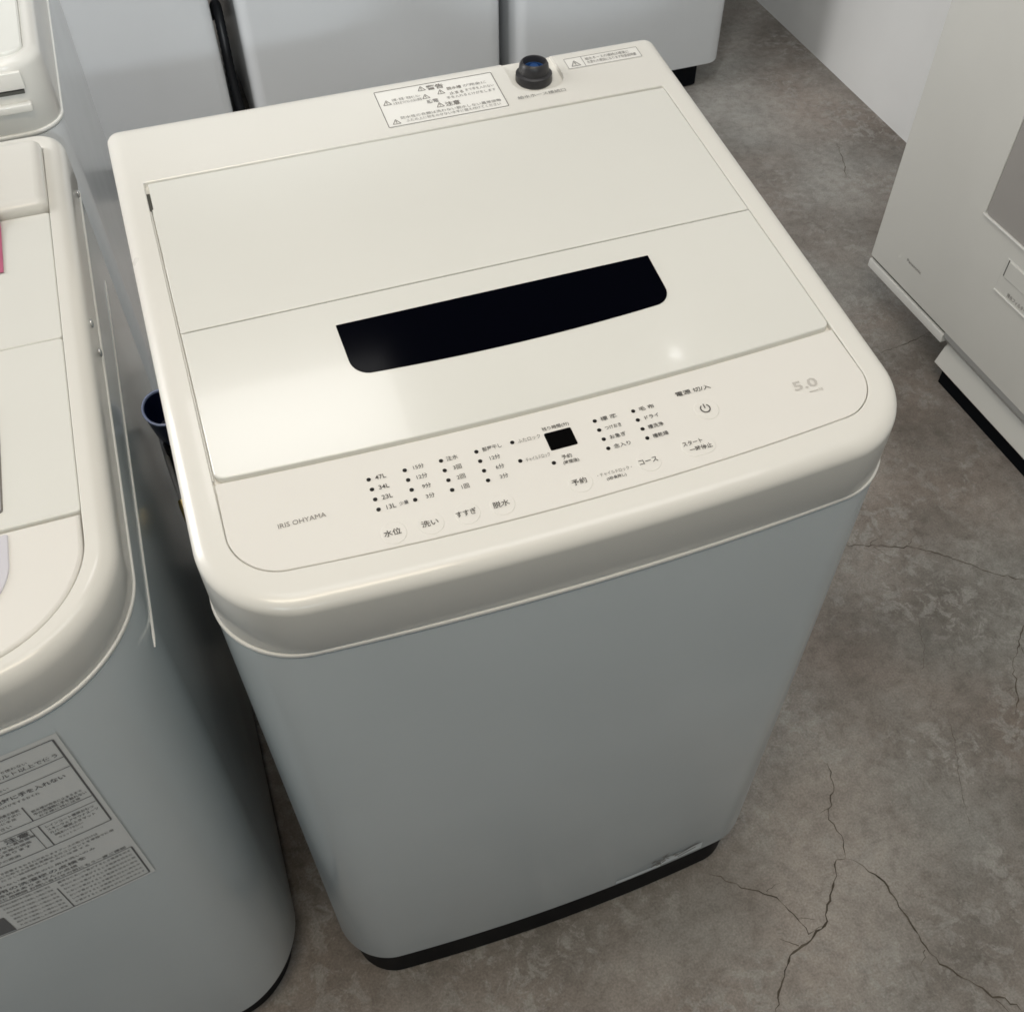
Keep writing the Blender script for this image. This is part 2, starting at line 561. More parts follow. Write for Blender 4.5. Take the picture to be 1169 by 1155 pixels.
def cover(root, x0, x1, y0, y1, zt, ztop, rf, rb, bow, a, b, hole, depth=0.008, material=None, rise=0.0):
    """plastic top: side wall, rounded shoulder, deck and the pocket for lid and panel"""
    xc, hw = (x0 + x1) / 2, (x1 - x0) / 2
    O = lambda i: outline(x0 + i, x1 - i, y0 + i, y1 - i, max(rf - i, .004), max(rb - i, .003), bow, xc, hw)
    rings = [[(x, y, zt) for x, y in O(.0012)], [(x, y, zt + .002) for x, y in O(0.0)]]
    rings.append([(x, y, ztop(x, y) - b - .0012) for x, y in O(0.0)])
    for k in range(0, 11):
        t = math.pi / 2 * k / 10
        rings.append([(x, y, ztop(x, y) - b * (1 - math.sin(t))) for x, y in O(a * (1 - math.cos(t)))])
    rings.append([(x, y, ztop(x, y)) for x, y in hole])
    h2 = inset_poly(hole, 0.0007)
    rings.append([(x, y, ztop(x, y) - .0006) for x, y in h2])
    rings.append([(x, y, ztop(x, y) - depth) for x, y in h2])
    bm = bmesh.new()
    loft(bm, rings)
    return obj('top_cover', bm, material or M_plastic, root, 35)


# ---------- the washer in the middle
W, D = 0.555, 0.550
ZF, ZB, ZT = 0.8527, 0.918, 0.7968
zt_main = lambda x, y: ZF + (ZB - ZF) * y / D
mp = lambda h: (lambda x, y: (x, y, zt_main(x, y) + h))

main = thing('washing_machine', 'cream topped washing machine with a black window in its lid and printed buttons', 'washing machine', (W / 2, D / 2, 0))
shell(main, 0, W, 0, D, 0.094, ZT, 0.062, 0.014, 0.0145, M_steel)
HOLE = outline(0.0235, W - 0.0235, 0.0280, 0.4655, 0.036, 0.003, 0.0155, W / 2, W / 2)
tc_main = cover(main, 0, W, 0, D, ZT, zt_main, 0.066, 0.012, 0.0125, 0.0135, 0.0095, HOLE, 0.005)
# notch at the back where the water inlet stands
bm = bmesh.new()
no = outline(0.3880, 0.4415, 0.4915, 0.62, 0.020, 0.002, 0.0, 0.415, 0.05)
loft(bm, [[(x, y, zt_main(x, y) - .0055) for x, y in no], [(x, y, 1.0) for x, y in inset_poly(no, -.0025)]])
cut = bm
bpy.context.view_layer.update()
boolean(tc_main, cut)
for p in tc_main.data.polygons: p.use_smooth = len(p.vertices) <= 4
try:
    tc_main.data.set_sharp_from_angle(angle=math.radians(35))
except Exception:
    pass

# lid: rear leaf and front leaf, hinged across the middle
bm = bmesh.new()
rear = [(0.0265, 0.2757), (0.5300, 0.2757), (0.5300, 0.4620), (0.0272, 0.4620), (0.0272, 0.4270), (0.0265, 0.4265)]
rear = []
for i in range(21):
    rear.append((0.0262 + (0.5302 - 0.0262) * i / 20, 0.2757))
rear += [(0.5302, 0.459), (0.5290, 0.4618)]
for i in range(1, 20):
    rear.append((0.5290 - (0.5290 - 0.0280) * i / 20, 0.4620))
rear += [(0.0280, 0.4620), (0.0275, 0.4612), (0.0275, 0.4275), (0.0262, 0.4268)]
plate(bm, rear, zt_main, 0.007, 0.0009)
lid = obj('lid', bm, M_lid, main, 35)
bm = bmesh.new()
front = outline(0.0262, W - 0.0248, 0.1192, 0.2750, 0.007, 0.0006, 0.0092, W / 2, W / 2, n=6)
plate(bm, front, zt_main, 0.0074, 0.0013, 0.0004)
leaf = sub('front_leaf', bm, M_lid, lid, 35)
bm = bmesh.new()
box(bm, 0.0239, 0.0270, 0.4278, 0.4610, zt_main(0, .44) - .0046, zt_main(0, .44) - .0032)
sub('hinge_gap', bm, M_slit, lid)
# strip of the pocket rim that shows beside the lid
bm = bmesh.new()
plate(bm, [(0.0243, 0.127), (0.0253, 0.127), (0.0253, 0.426), (0.0243, 0.426)], zt_main, 0.006, 0.0003, -0.0008)
sub('rim_strip', bm, M_plastic, lid, 35)
# the black window
bm = bmesh.new()
wx = []
xc_w = 0.281
L0, R0 = 0.1455, 0.4175
for i in range(9):                       # lower left corner
    a = math.pi + math.pi / 2 * i / 8
    wx.append((L0 + .016 + .016 * math.cos(a) - .0 , 0.1905 + .017 + .017 * math.sin(a)))
for i in range(1, 16):
    t = i / 16
    x = L0 + .016 + (R0 - .032 - L0) * t
    wx.append((x, 0.1905 - 0.0045 * (1 - (2 * t - 1) ** 2)))
for i in range(9):
    a = -math.pi / 2 + math.pi / 2 * i / 8
    wx.append((R0 - .016 + .016 * math.cos(a), 0.1905 + .017 + .017 * math.sin(a)))
wx += [(R0 + .0012, 0.2465), (R0 + .0008, 0.2468), (L0 - .0004, 0.2468), (L0 - .0008, 0.2465)]
plate(bm, wx, zt_main, 0.004, 0.0004, 0.0010)
sub('window', bm, M_glass, lid, 30)

# control panel
PB = [(x, 0.1158 + 0.0092 * ((x - W / 2) / (W / 2)) ** 2) for x in [0.5295 - (0.5295 - 0.0255) * i / 16 for i in range(17)]]
pf = outline(0.0249, W - 0.0249, 0.0294, 0.1165, 0.035, 0.001, 0.0155, W / 2, W / 2)
nfront = 21 + 23 + 21
bm = bmesh.new()
plate(bm, pf[:nfront] + PB, zt_main, 0.006, 0.0007, -0.0001)
panel = obj('control_panel', bm, M_panel, main, 35)

F = mp(0.0003)
rows4 = (0.0925, 0.0835, 0.0745, 0.0655)
dots = []


def word(s, x, y, size, align='L', width=None, bold=0.6, squeeze=1.0, ink=None):
    b = bmesh.new()
    text(b, s, x, y, size, F, align, width, bold, squeeze)
    return sub('lettering', b, ink or M_ink, panel)


for s_, yy in zip(('47L', '34L', '23L', '13L'), rows4): word(s_, 0.1358, yy - .0004, 0.0053)
word('少量', 0.1462, 0.0657, 0.0034)
for s_, yy in zip(('15分', '12分', '9分', '3分'), rows4): word(s_, 0.1725, yy, 0.0045, 'R', bold=0.5)
for s_, yy in zip(('注水', '3回', '2回', '1回'), rows4): word(s_, 0.1985, yy, 0.0045, 'R', bold=0.5)
word('部屋干し', 0.2175, rows4[0], 0.0042, squeeze=0.92)
for s_, yy in zip(('12分', '6分', '3分'), rows4[1:]): word(s_, 0.2285, yy, 0.0045, 'R', bold=0.5)
for x in (0.131, 0.158, 0.1857, 0.213): dots += [(x, yy + .0015) for yy in rows4]
dots += [(0.2412, 0.094), (0.2412, 0.0762), (0.2642, 0.067)]
word('残り時間(分)', 0.2663, 0.0967, 0.0037, width=0.0215, bold=0.7)
word('予約', 0.2712, 0.0680, 0.0042)
word('(時間後)', 0.2705, 0.0632, 0.0036, width=0.0125, bold=0.8)
for s_, yy in zip(('標 準', 'つけおき', 'お急ぎ', '念入り'), rows4): word(s_, 0.3122, yy, 0.0042, width=0.0135, bold=0.7)
for s_, yy in zip(('毛 布', 'ドライ', '槽洗浄', '槽乾燥'), rows4): word(s_, 0.3440, yy, 0.0042, width=0.0128, bold=0.7)
for x in (0.3077, 0.3395): dots += [(x, yy + .0015) for yy in rows4]
word('電源 切/入', 0.3770, 0.0968, 0.0047, width=0.0300, bold=0.9)
word('(3秒長押し)', 0.3035, 0.0402, 0.0030, 'C', width=0.0155, bold=1.0)
word('ふたロック', 0.2452, 0.0918, 0.0042, width=0.0180, bold=0.4, ink=M_ink_soft)
word('チャイルドロック', 0.2452, 0.0738, 0.0042, width=0.0190, bold=0.4, ink=M_ink_soft)
word('・チャイルドロック・', 0.3035, 0.0447, 0.0036, 'C', width=0.0285, bold=0.4, ink=M_ink_soft)
word('IRIS OHYAMA', 0.0602, 0.0725, 0.0056, width=0.0345, bold=0, ink=M_ink_soft)
bm = bmesh.new()
text(bm, '5.0', 0.4690, 0.0738, 0.0118, F, width=0.0215, bold=1.5)
text(bm, 'kg', 0.4880, 0.0688, 0.0036, F, bold=0.5)
seg(bm, 0.4795, 0.0694, 0.4872, 0.0694, 0.0010, F)
sub('capacity_mark', bm, M_ink_pale, panel)
# indicator lamps: one mesh, copied
lamp0 = None
for x, y in dots:
    if lamp0 is None:
        bm = bmesh.new()
        lathe(bm, [(0.00165, -0.0006), (0.00165, 0.0002), (0.0013, 0.0005)], (x, y, zt_main(x, y)), 16)
        lamp0 = sub('indicator_lamp', bm, M_dot, panel, 40)
        lx0, ly0 = x, y
    else:
        o = lamp0.copy(); col.objects.link(o)
        o.location = (x - lx0, y - ly0, zt_main(x, y) - zt_main(lx0, ly0))
bm = bmesh.new()
dp = outline(0.2662, 0.2878, 0.0778, 0.0942, 0.0012, 0.0012, 0, 0.27, 0.1, n=4, mm=2)
plate(bm, dp, zt_main, 0.002, 0.0003, 0.0004)
sub('display', bm, M_display, panel, 30)


def button(cx, cy, rx, ry, words, size=0.0056, width=None, bold=0.8):
    b = bmesh.new()
    pts = outline(cx - rx, cx + rx, cy - ry, cy + ry, ry - 1e-4, ry - 1e-4, 0, cx, 1, n=10, mm=2)
    plate(b, pts, zt_main, 0.002, 0.0004, 0.00014)
    bo = sub('button', b, M_panel, panel, 30)
    b = bmesh.new()
    for s, dx, dy, wd in words:
        text(b, s, cx + dx, cy + dy, size, mp(0.0005), 'C', width=wd, bold=bold)
    return bo, b


for cx, cyy, s, wd in ((0.135, 0.0450, '水位', 0.0125), (0.1622, 0.0445, '洗い', 0.0125), (0.1890, 0.0447, 'すすぎ', 0.0155), (0.2152, 0.0443, '脱水', 0.0125), (0.2757, 0.0452, '予約', 0.0118), (0.3312, 0.0470, 'コース', 0.0155)):
    bo, b = button(cx + .001, cyy, 0.0092, 0.0092, [(s, -0.001, -0.0018, wd)])
    sub('lettering', b, M_ink, panel)
bo, b = button(0.3735, 0.0490, 0.0135, 0.0092, [('スタート', -0.0035, 0.0018, 0.0165), ('一時停止', 0.0008, -0.0044, 0.0185)], 0.0048)
sub('lettering', b, M_ink, panel)
bo, b = button(0.3945, 0.0785, 0.0098, 0.0098, [])
Fm = mp(0.0005)
pr, pc = 0.0037, (0.3937, 0.0793)
for k in range(40):
    a0 = math.radians(90 + 35 + (290) * k / 40); a1 = math.radians(90 + 35 + 290 * (k + 1) / 40)
    q = [b.verts.new(Fm(pc[0] + (pr + s) * math.cos(a), pc[1] + (pr + s) * math.sin(a))) for a, s in ((a0, -.0005), (a1, -.0005), (a1, .0005), (a0, .0005))]
    b.faces.new(q)
seg(b, pc[0], pc[1] + .0002, pc[0], pc[1] + .0044, 0.0009, Fm)
sub('power_symbol', b, M_ink, panel)

# warning sticker at the back of the deck
def triangle(b, x, y, s, F):
    a = [(x, y), (x + s, y), (x + s / 2, y + s * .88)]
    w = s * 0.10
    for i in range(3):
        seg(b, *a[i], *a[(i + 1) % 3], w, F)
    seg(b, x + s / 2, y + s * .3, x + s / 2, y + s * .62, w * 1.2, F)
    seg(b, x + s / 2, y + s * .13, x + s / 2, y + s * .21, w * 1.2, F)


bm = bmesh.new()
plate(bm, [(0.2525, 0.4755), (0.3740, 0.4740), (0.3740, 0.5345), (0.2525, 0.5330)], zt_main, 0.0005, 0.0001, 0.0003)
st = obj('warning_sticker', bm, M_sticker, main)
bm = bmesh.new()
F = mp(0.0006)
frame(bm, 0.2535, 0.3730, 0.4765, 0.5322, 0.0009, F)
triangle(bm, 0.2955, 0.5228, 0.0075, F)
text(bm, '警告', 0.3045, 0.5222, 0.0078, F, width=0.0170, bold=2)
triangle(bm, 0.2575, 0.5100, 0.0078, F)
triangle(bm, 0.2965, 0.5098, 0.0072, F)
triangle(bm, 0.3125, 0.5128, 0.0072, F)
triangle(bm, 0.3060, 0.4935, 0.0072, F)
text(bm, '注意', 0.3145, 0.4930, 0.0072, F, width=0.0150, bold=1.6)
triangle(bm, 0.2585, 0.4800, 0.0075, F)
text(bm, '脱水槽', 0.3230, 0.5168, 0.0050, F, bold=1.0)
text(bm, '止まる', 0.3235, 0.5090, 0.0050, F, bold=1.0)
sub('warning_print', bm, M_ink_soft, st)
bm = bmesh.new()
for k, s in enumerate(('分解・修理・改造をしない', '火気を近づけない火災の原因')):
    text(bm, s, 0.2668, 0.5142 - k * 0.0056, 0.0045, F, width=0.0285, bold=0.5)
for k, s in enumerate(('が完全に', 'まで手を入れない', '手を入れるとけがをします')):
    text(bm, s, 0.3395 if k < 2 else 0.3190, 0.5172 - k * 0.0070, 0.0045, F, width=(0.0240, 0.0300, 0.0500)[k], bold=0.5)
for k, s in enumerate(('防水性の衣類は洗わない脱水しない異常振動', 'ふたの上に物をのせない水平に据え付けてください')):
    text(bm, s, 0.2675 + k * .004, 0.4858 - k * 0.0054, 0.0045, F, width=0.1010 - k * .006, bold=0.5)
text(bm, '感電', 0.2985, 0.5020, 0.0060, F, bold=1.6)
sub('small_print', bm, M_ink_small, st)
bm = bmesh.new()
plate(bm, [(0.4500, 0.5145), (0.5310, 0.5145), (0.5310, 0.5325), (0.4500, 0.5325)], zt_main, 0.0005, 0.0001, 0.0003)
st2 = obj('warning_sticker', bm, M_sticker, main)
bm = bmesh.new()
frame(bm, 0.4507, 0.5303, 0.5152, 0.5318, 0.0006, F)
seg(bm, 0.4690, 0.5152, 0.4690, 0.5318, 0.0006, F)
triangle(bm, 0.4550, 0.5185, 0.0095, F)
for k, s in enumerate(('給水ホースの接続は確実に', '水漏れの原因になります取扱説明書')):
    text(bm, s, 0.4720, 0.5248 - k * 0.0058, 0.0050, F, width=0.0540 - .006 * (1 - k), bold=0.7)
sub('warning_print', bm, M_ink_small, st2)
bm = bmesh.new()
text(bm, '給水ホース接続口', 0.3850, 0.4832, 0.0052, F, width=0.0500, bold=0.6)
obj('deck_print', bm, M_ink_small, main)

# water inlet
ic = (0.4140, 0.5185, zt_main(0.41, 0.515) - 0.0062)
bm = bmesh.new()
lathe(bm, [(0.0196, 0.0), (0.0199, 0.0015), (0.0196, 0.0088), (0.0186, 0.0098), (0.0164, 0.0104), (0.0162, 0.0150), (0.0156, 0.0185), (0.0143, 0.0212), (0.0130, 0.0222), (0.0120, 0.0218), (0.0117, 0.0205), (0.0116, 0.0110)], ic)
bmesh.ops.scale(bm, verts=bm.verts, vec=(0.93, 0.93, 0.90), space=Matrix.Translation(-Vector(ic)))
inlet = obj('water_inlet', bm, M_rubber, main, 40)
bm = bmesh.new()
lathe(bm, [(0.0115, 0.010), (0.0115, 0.0150), (0.0100, 0.0152), (0.0095, 0.0125), (0.0050, 0.0122), (0.0046, 0.0170), (0.0030, 0.0175)], ic, 32)
bmesh.ops.scale(bm, verts=bm.verts, vec=(0.93, 0.93, 0.90), space=Matrix.Translation(-Vector(ic)))
sub('inlet_core', bm, M_blue_in, inlet, 40)

# worn remains of a sticker along the bottom edge of the front
front_main = lambda h: (lambda x, z: (x, 0.0145 * ((x - W / 2) / (W / 2)) ** 2 - h, z))
bm = bmesh.new()
F = front_main(0.0005)
rect(bm, 0.345, 0.408, 0.1030, 0.1120, F, 6)
rect(bm, 0.4081, 0.4680, 0.1060, 0.1240, F, 6)
res = obj('worn_sticker', bm, mat('worn_sticker_grey', (0.73, 0.77, 0.785), 0.4), main)
bm = bmesh.new()
F = front_main(0.0009)
for i in range(22):
    x = 0.392 + random.random() * 0.036; z = 0.109 + random.random() * 0.022 + (x - .392) * .25
    seg(bm, x, z, x + random.uniform(.002, .006), z + random.uniform(-.004, .006), random.uniform(.0012, .0034), F)
seg(bm, 0.4280, 0.1180, 0.4600, 0.1290, 0.0030, F, 4)
seg(bm, 0.4330, 0.1110, 0.4580, 0.1190, 0.0022, F, 4)
sub('worn_print', bm, M_ink_soft, res)

# ---------- the washer at the left
LX0, LX1, LY0, LY1, LZT = -0.612, -0.0525, 0.0066, 0.690, 0.795
LXC, LHW = (LX0 + LX1) / 2, (LX1 - LX0) / 2
LTOP = 0.845
zt_l = lambda x, y: LTOP
left = thing('washing_machine', 'cream topped washing machine at the left edge with a printed sticker on its grey front', 'washing machine', (LXC, 0.35, 0))
shell(left, LX0, LX1, LY0, LY1, 0.060, LZT, 0.085, 0.03, 0.031, M_steel, base_in=0.014)
LH = outline(LX0 + .0205, LX1 - .0192, 0.0235, 0.6780, 0.075, 0.006, 0.030, LXC, LHW)
cover(left, LX0, LX1, LY0, LY1 + .02, LZT, zt_l, 0.085, 0.03, 0.031, 0.0130, 0.0155, LH, depth=0.010)


def strip_poly(x0, x1, y0, y1, r=0.003):
    return outline(x0, x1, y0, y1, r, r, 0, (x0 + x1) / 2, 1, n=4, mm=8)


gx0, gx1 = LX0 + .0216, LX1 - .0203
bm = bmesh.new()
plate(bm, strip_poly(gx0, gx1, 0.3570, 0.5515), zt_l, 0.008, 0.0012)
llid = obj('lid', bm, M_lid, left, 35)
bm = bmesh.new()
plate(bm, strip_poly(gx0, gx1, 0.1530, 0.3560), zt_l, 0.008, 0.0012)
sub('front_leaf', bm, M_lid, llid, 35)
bm = bmesh.new()
plate(bm, strip_poly(-0.5300, -0.1262, 0.1690, 0.2900, 0.003), zt_l, 0.002, 0.0008, 0.0008)
sub('window_frame', bm, M_ink_soft, llid, 35)
bm = bmesh.new()
plate(bm, strip_poly(-0.5290, -0.1275, 0.1702, 0.2890, 0.003), zt_l, 0.002, 0.0008, 0.0016)
sub('window', bm, M_lilac, llid, 35)
bm = bmesh.new()
box(bm, gx1 - .0006, gx1 + .0011, 0.520, 0.5500, LTOP - .006, LTOP - .001)
sub('hinge_gap', bm, M_slit, llid)
# raised rear deck
bm = bmesh.new()
rp = strip_poly(gx0, gx1, 0.5545, 0.6768, 0.010)
rings = [[(x, y, LTOP - .008) for x, y in rp], [(x, y, LTOP + .004) for x, y in rp]]
for k in range(1, 7):
    a = math.pi / 2 * k / 6
    rings.append([(x, y, LTOP + .004 + .007 * math.sin(a)) for x, y in inset_poly(rp, .009 * (1 - math.cos(a)))])
loft(bm, rings)
obj('rear_deck', bm, M_plastic, left, 50)
# control panel
bm = bmesh.new()
pf = outline(gx0 + .0010, gx1 - .0010, 0.0262, 0.1500, 0.071, 0.001, 0.030, LXC, LHW)
pts = pf[:nfront] + [(gx1 - .001, 0.1500)] + [(gx1 + (gx0 - gx1) * i / 12, 0.1500) for i in range(1, 12)] + [(gx0 + .001, 0.1500)]
plate(bm, pts, zt_l, 0.009, 0.0028, 0.0005)
lp = obj('control_panel', bm, M_panel, left, 50)
bm = bmesh.new()
dp = outline(-0.50, -0.1232, 0.066, 0.1462, 0.045, 0.002, 0.012, LXC, LHW)
plate(bm, dp, zt_l, 0.003, 0.0008, 0.0018)
sub('button_field', bm, M_lilac, lp, 40)

# ridges pressed into the right side sheet, and two screws
bm = bmesh.new()
y0r, y1r = 0.085, 0.600
pth = [(LX1 + .0000, y0r, 0.7500), (LX1 + .0002, y0r + .01, 0.7495)] + [(LX1 + .0002, y0r + .01 + (y1r - y0r - .02) * i / 10, 0.7495 - .0265 * i / 10) for i in range(1, 11)] + [(LX1, y1r, 0.7225)]
tube(bm, pth, [0.0006] + [0.0012] * 10 + [0.0010, 0.0004][:len(pth) - 11], 10)
obj('side_ridge', bm, M_rim, left, 60)
for (y, z) in ((0.640, 0.806), (0.392, 0.826), (0.375, 0.806)):
    bm = bmesh.new()
    bmesh.ops.create_uvsphere(bm, u_segments=14, v_segments=8, radius=0.0042, matrix=Matrix.Translation((LX1 + .0008, y, z)) @ Matrix.Diagonal((0.45, 1, 1, 1)))
    obj('screw', bm, M_metal, left, 80)

# sticker on the left washer's front
front_l = lambda h: (lambda x, z: (x, LY0 + 0.031 * ((x - LXC) / LHW) ** 2 - h, z))
SX, SL = -0.1235, -0.400
bm = bmesh.new()
F = front_l(0.0004)
xs = [SL + (SX - SL) * i / 30 for i in range(31)]
for a, b in zip(xs, xs[1:]):
    zb0 = 0.508
    q = [F(a, zb0), F(b, zb0), F(b, 0.768), F(a, 0.768)]
    bm.faces.new([bm.verts.new(p) for p in q])
bmesh.ops.remove_doubles(bm, verts=bm.verts, dist=1e-6)
ls = obj('front_sticker', bm, M_sticker_g, left, 60)
bm = bmesh.new()
F = front_l(0.0008)
xr = SX - 0.004
seg(bm, SL + .004, 0.7625, xr, 0.7625, 0.0009, F, 16)
seg(bm, xr, 0.7620, xr, 0.6260, 0.0014, F)
seg(bm, SL + .004, 0.7370, xr, 0.7370, 0.0008, F, 16)
seg(bm, SL + .004, 0.7225, xr - .001, 0.7225, 0.0007, F, 16)
seg(bm, SL + .004, 0.6720, xr - .001, 0.6720, 0.0008, F, 16)
seg(bm, SL + .004, 0.6625, xr - .001, 0.6625, 0.0007, F, 16)
seg(bm, SL + .004, 0.6255, xr, 0.6255, 0.0009, F, 16)
seg(bm, -0.1720, 0.6720, -0.1720, 0.6960, 0.0009, F)
seg(bm, -0.1720, 0.6260, -0.1720, 0.6620, 0.0010, F)
seg(bm, -0.1780, 0.6260, -0.1780, 0.6620, 0.0005, F)
seg(bm, SL + .004, 0.5700, xr, 0.5700, 0.0008, F, 16)
seg(bm, xr, 0.5695, xr, 0.5130, 0.0014, F)
seg(bm, SL + .004, 0.5125, xr, 0.5125, 0.0010, F, 16)
seg(bm, -0.1930, 0.5130, -0.1930, 0.5560, 0.0010, F)
rect(bm, SL + .01, -0.2405, 0.5145, 0.5440, F, 6)
TT = [
    (0.7475, 0.0030, -0.395, -0.150, 'ご使用の前に取扱説明書をよくお読みのうえ安全に正しくお使いください修理技術者以外の人は分解したり改造しない水のかかる場所で使わない', 0.5),
    (0.7412, 0.0044, -0.395, -0.131, '取扱説明書をよくお読みのうえ正しくお使いください感電漏電火災の原因電源は交流百ボルト以上で使う', 0.8),
    (0.7265, 0.0026, -0.395, -0.170, '火のついたものや引火性のものを近づけたり入れたりしないガソリンシンナーアルコール等の付着した衣類を洗わない', 0.4),
    (0.7115, 0.0050, -0.2080, -0.1350, '脱水中は絶対に手を入れない', 1.4),
    (0.7045, 0.0030, -0.2080, -0.1560, '回転物がからみ大けがをするおそれ', 0.6),
    (0.6930, 0.0034, -0.1985, -0.1745, '取扱説明書の参照', 1.0),
    (0.6885, 0.0028, -0.3000, -0.1750, 'ゆるい回転でも洗濯物が手に巻きついてけがをすることがあります特に子供に', 0.5),
    (0.6840, 0.0030, -0.1690, -0.1320, '脱水槽が完全に止まるまで', 1.0),
    (0.6790, 0.0034, -0.1690, -0.1300, '中の洗濯物に手を触れない', 1.4),
    (0.6745, 0.0028, -0.1670, -0.1360, 'お子様に特に注意', 0.8),
    (0.6835, 0.0030, -0.2800, -0.1800, '洗濯槽を取り外した状態で運転しないでください底部に手足', 0.6),
    (0.6760, 0.0038, -0.2600, -0.1860, '運転中は底に手を入れないでください', 1.0),
    (0.6555, 0.0062, -0.1985, -0.1800, '注意', 1.6),
    (0.6500, 0.0034, -0.2700, -0.1780, '防水性のシートや衣類を洗い脱水しない異常振動', 1.0),
    (0.6440, 0.0032, -0.2700, -0.1830, 'すすぎや脱水をすると飛び出して衣類の損傷', 0.7),
    (0.6385, 0.0036, -0.2600, -0.1850, '転倒や水漏れのおそれがあります', 0.9),
    (0.6305, 0.0032, -0.2600, -0.1960, '洗濯機本体の破損やけがの原因', 0.6),
    (0.6555, 0.0034, -0.1690, -0.1320, 'レインコート寝袋おむつ', 1.2),
    (0.6500, 0.0034, -0.1690, -0.1300, 'スキーウェアサウナスーツ', 1.2),
    (0.6445, 0.0034, -0.1690, -0.1340, 'カバー類足ふきマット', 1.2),
    (0.6390, 0.0032, -0.1670, -0.1450, '自転車バイクのカバー', 1.0),
    (0.6330, 0.0028, -0.1660, -0.1470, 'ウェットスーツ', 0.8),
    (0.6135, 0.0030, -0.3000, -0.1420, 'アース線を確実に取り付けてください故障や漏電のとき感電するおそれがありますアースの取り付けは', 0.5),
    (0.6080, 0.0032, -0.3000, -0.1310, '電源プラグは根元まで確実に差し込むほこりは乾いた布でふき取る定格以上のコンセントを単独で使用', 0.9),
    (0.6025, 0.0028, -0.3000, -0.1520, '給水栓を閉める水漏れの確認をしてください接続部のゆるみに注意する', 0.5),
    (0.5935, 0.0032, -0.2800, -0.1500, '五十度以上のお湯は使わない風呂水の使用は洗いのみ', 0.6),
    (0.5850, 0.0048, -0.2600, -0.1600, '長年ご使用の洗濯機の点検を', 1.0),
    (0.5785, 0.0036, -0.2600, -0.1690, 'このような症状はありませんか点検', 1.0),
    (0.5725, 0.0036, -0.2600, -0.1310, '設計上の標準使用期間 お問い合わせの前にもう一度ご確認', 1.0),
]
for z, s, xa, xb, w, bo_ in TT:
    text(bm, w, xa, z - s * .10, s * 1.22, F, width=xb - xa, bold=bo_ * .8)
for k in range(7):
    text(bm, '異常なにおいや音がするとき電源を切る'[k:] + '使用を中止する'[:k], -0.1900, 0.5635 - k * .0075, 0.0038, F, width=0.0600, bold=0.5)
    text(bm, '標準的な使用条件で使用した場合に安全'[k:], -0.2360, 0.5630 - k * .0075, 0.0036, F, width=0.0400, bold=0.4)
triangle(bm, -0.2120, 0.6515, 0.0090, F)
triangle(bm, -0.2180, 0.7100, 0.0080, F)
sub('sticker_print', bm, mat('sticker_ink', (0.17, 0.17, 0.175), 0.6, 0.2), ls)

# pink paper lying on the left washer, mostly outside the picture
bm = bmesh.new()
pz = lambda x, y: LTOP + (0.0120 if y > 0.5545 else 0.0012)
pk = [(-0.205, -0.1173), (0.4650, 0.5480, 0.5520, 0.6700)]
ys = [0.4655, 0.500, 0.5300, 0.5420, 0.5480, 0.5540, 0.5620, 0.600, 0.650]
zz = [0.8460, 0.8462, 0.8470, 0.8490, 0.8520, 0.8556, 0.8568, 0.8570, 0.8572]
t_ = 0.0004
ra = []
for y, z in zip(ys, zz):
    ra.append([(-0.230, y, z), (-0.1168, y, z), (-0.1168, y, z + t_), (-0.230, y, z + t_)])
loft(bm, ra)
pink = obj('paper_tag', bm, M_pink)
tag(pink, 'pink paper tag lying across the lid of the left washing machine', 'paper tag')


# ---------- plainer washers behind
def plain_washer(name, x0, x1, y0, depth, zb, zt, ztop, rf, label, steel, group, base_d=0.0, details=True):
    xc = (x0 + x1) / 2; hw = (x1 - x0) / 2
    r = thing(name, label, 'washing machine', (xc, y0 + depth / 2, 0), group)
    shell(r, x0, x1, y0, y0 + depth, zb, zt, rf, 0.03, 0.004, steel, base_in=0.010, base_d=base_d, flange=0.0014)
    zf = lambda x, y: ztop + 0.05 * max(0, (y - y0 - 0.1)) / depth
    H = outline(x0 + .026, x1 - .026, y0 + .030, y0 + depth - .09, 0.03, 0.004, 0.004, xc, hw)
    cover(r, x0, x1, y0, y0 + depth, zt, zf, rf, 0.03, 0.004, 0.020, 0.026, H)
    b = bmesh.new()
    plate(b, outline(x0 + .028, x1 - .028, y0 + .135, y0 + depth - .093, 0.006, 0.004, 0, xc, hw, n=5), zf, 0.006, 0.001)
    l = obj('lid', b, M_lid, r, 35)
    b = bmesh.new()
    plate(b, outline(xc - .13, xc + .13, y0 + .19, y0 + .25, 0.012, 0.004, 0, xc, hw, n=5), zf, 0.003, 0.0005, 0.001)
    sub('window', b, M_glass, l, 35)
    b = bmesh.new()
    plate(b, outline(x0 + .028, x1 - .028, y0 + .032, y0 + .131, 0.028, 0.003, 0.004, xc, hw), zf, 0.006, 0.001)
    p = obj('control_panel', b, M_panel, r, 35)
    for i in range(6):
        b = bmesh.new()
        cx = x0 + .13 + i * .055
        plate(b, outline(cx - .009, cx + .009, y0 + .050, y0 + .068, .0089, .0089, 0, cx, 1, n=6, mm=2), zf, .002, .0004, .0004)
        sub('button', b, M_panel, p, 35)
    return r


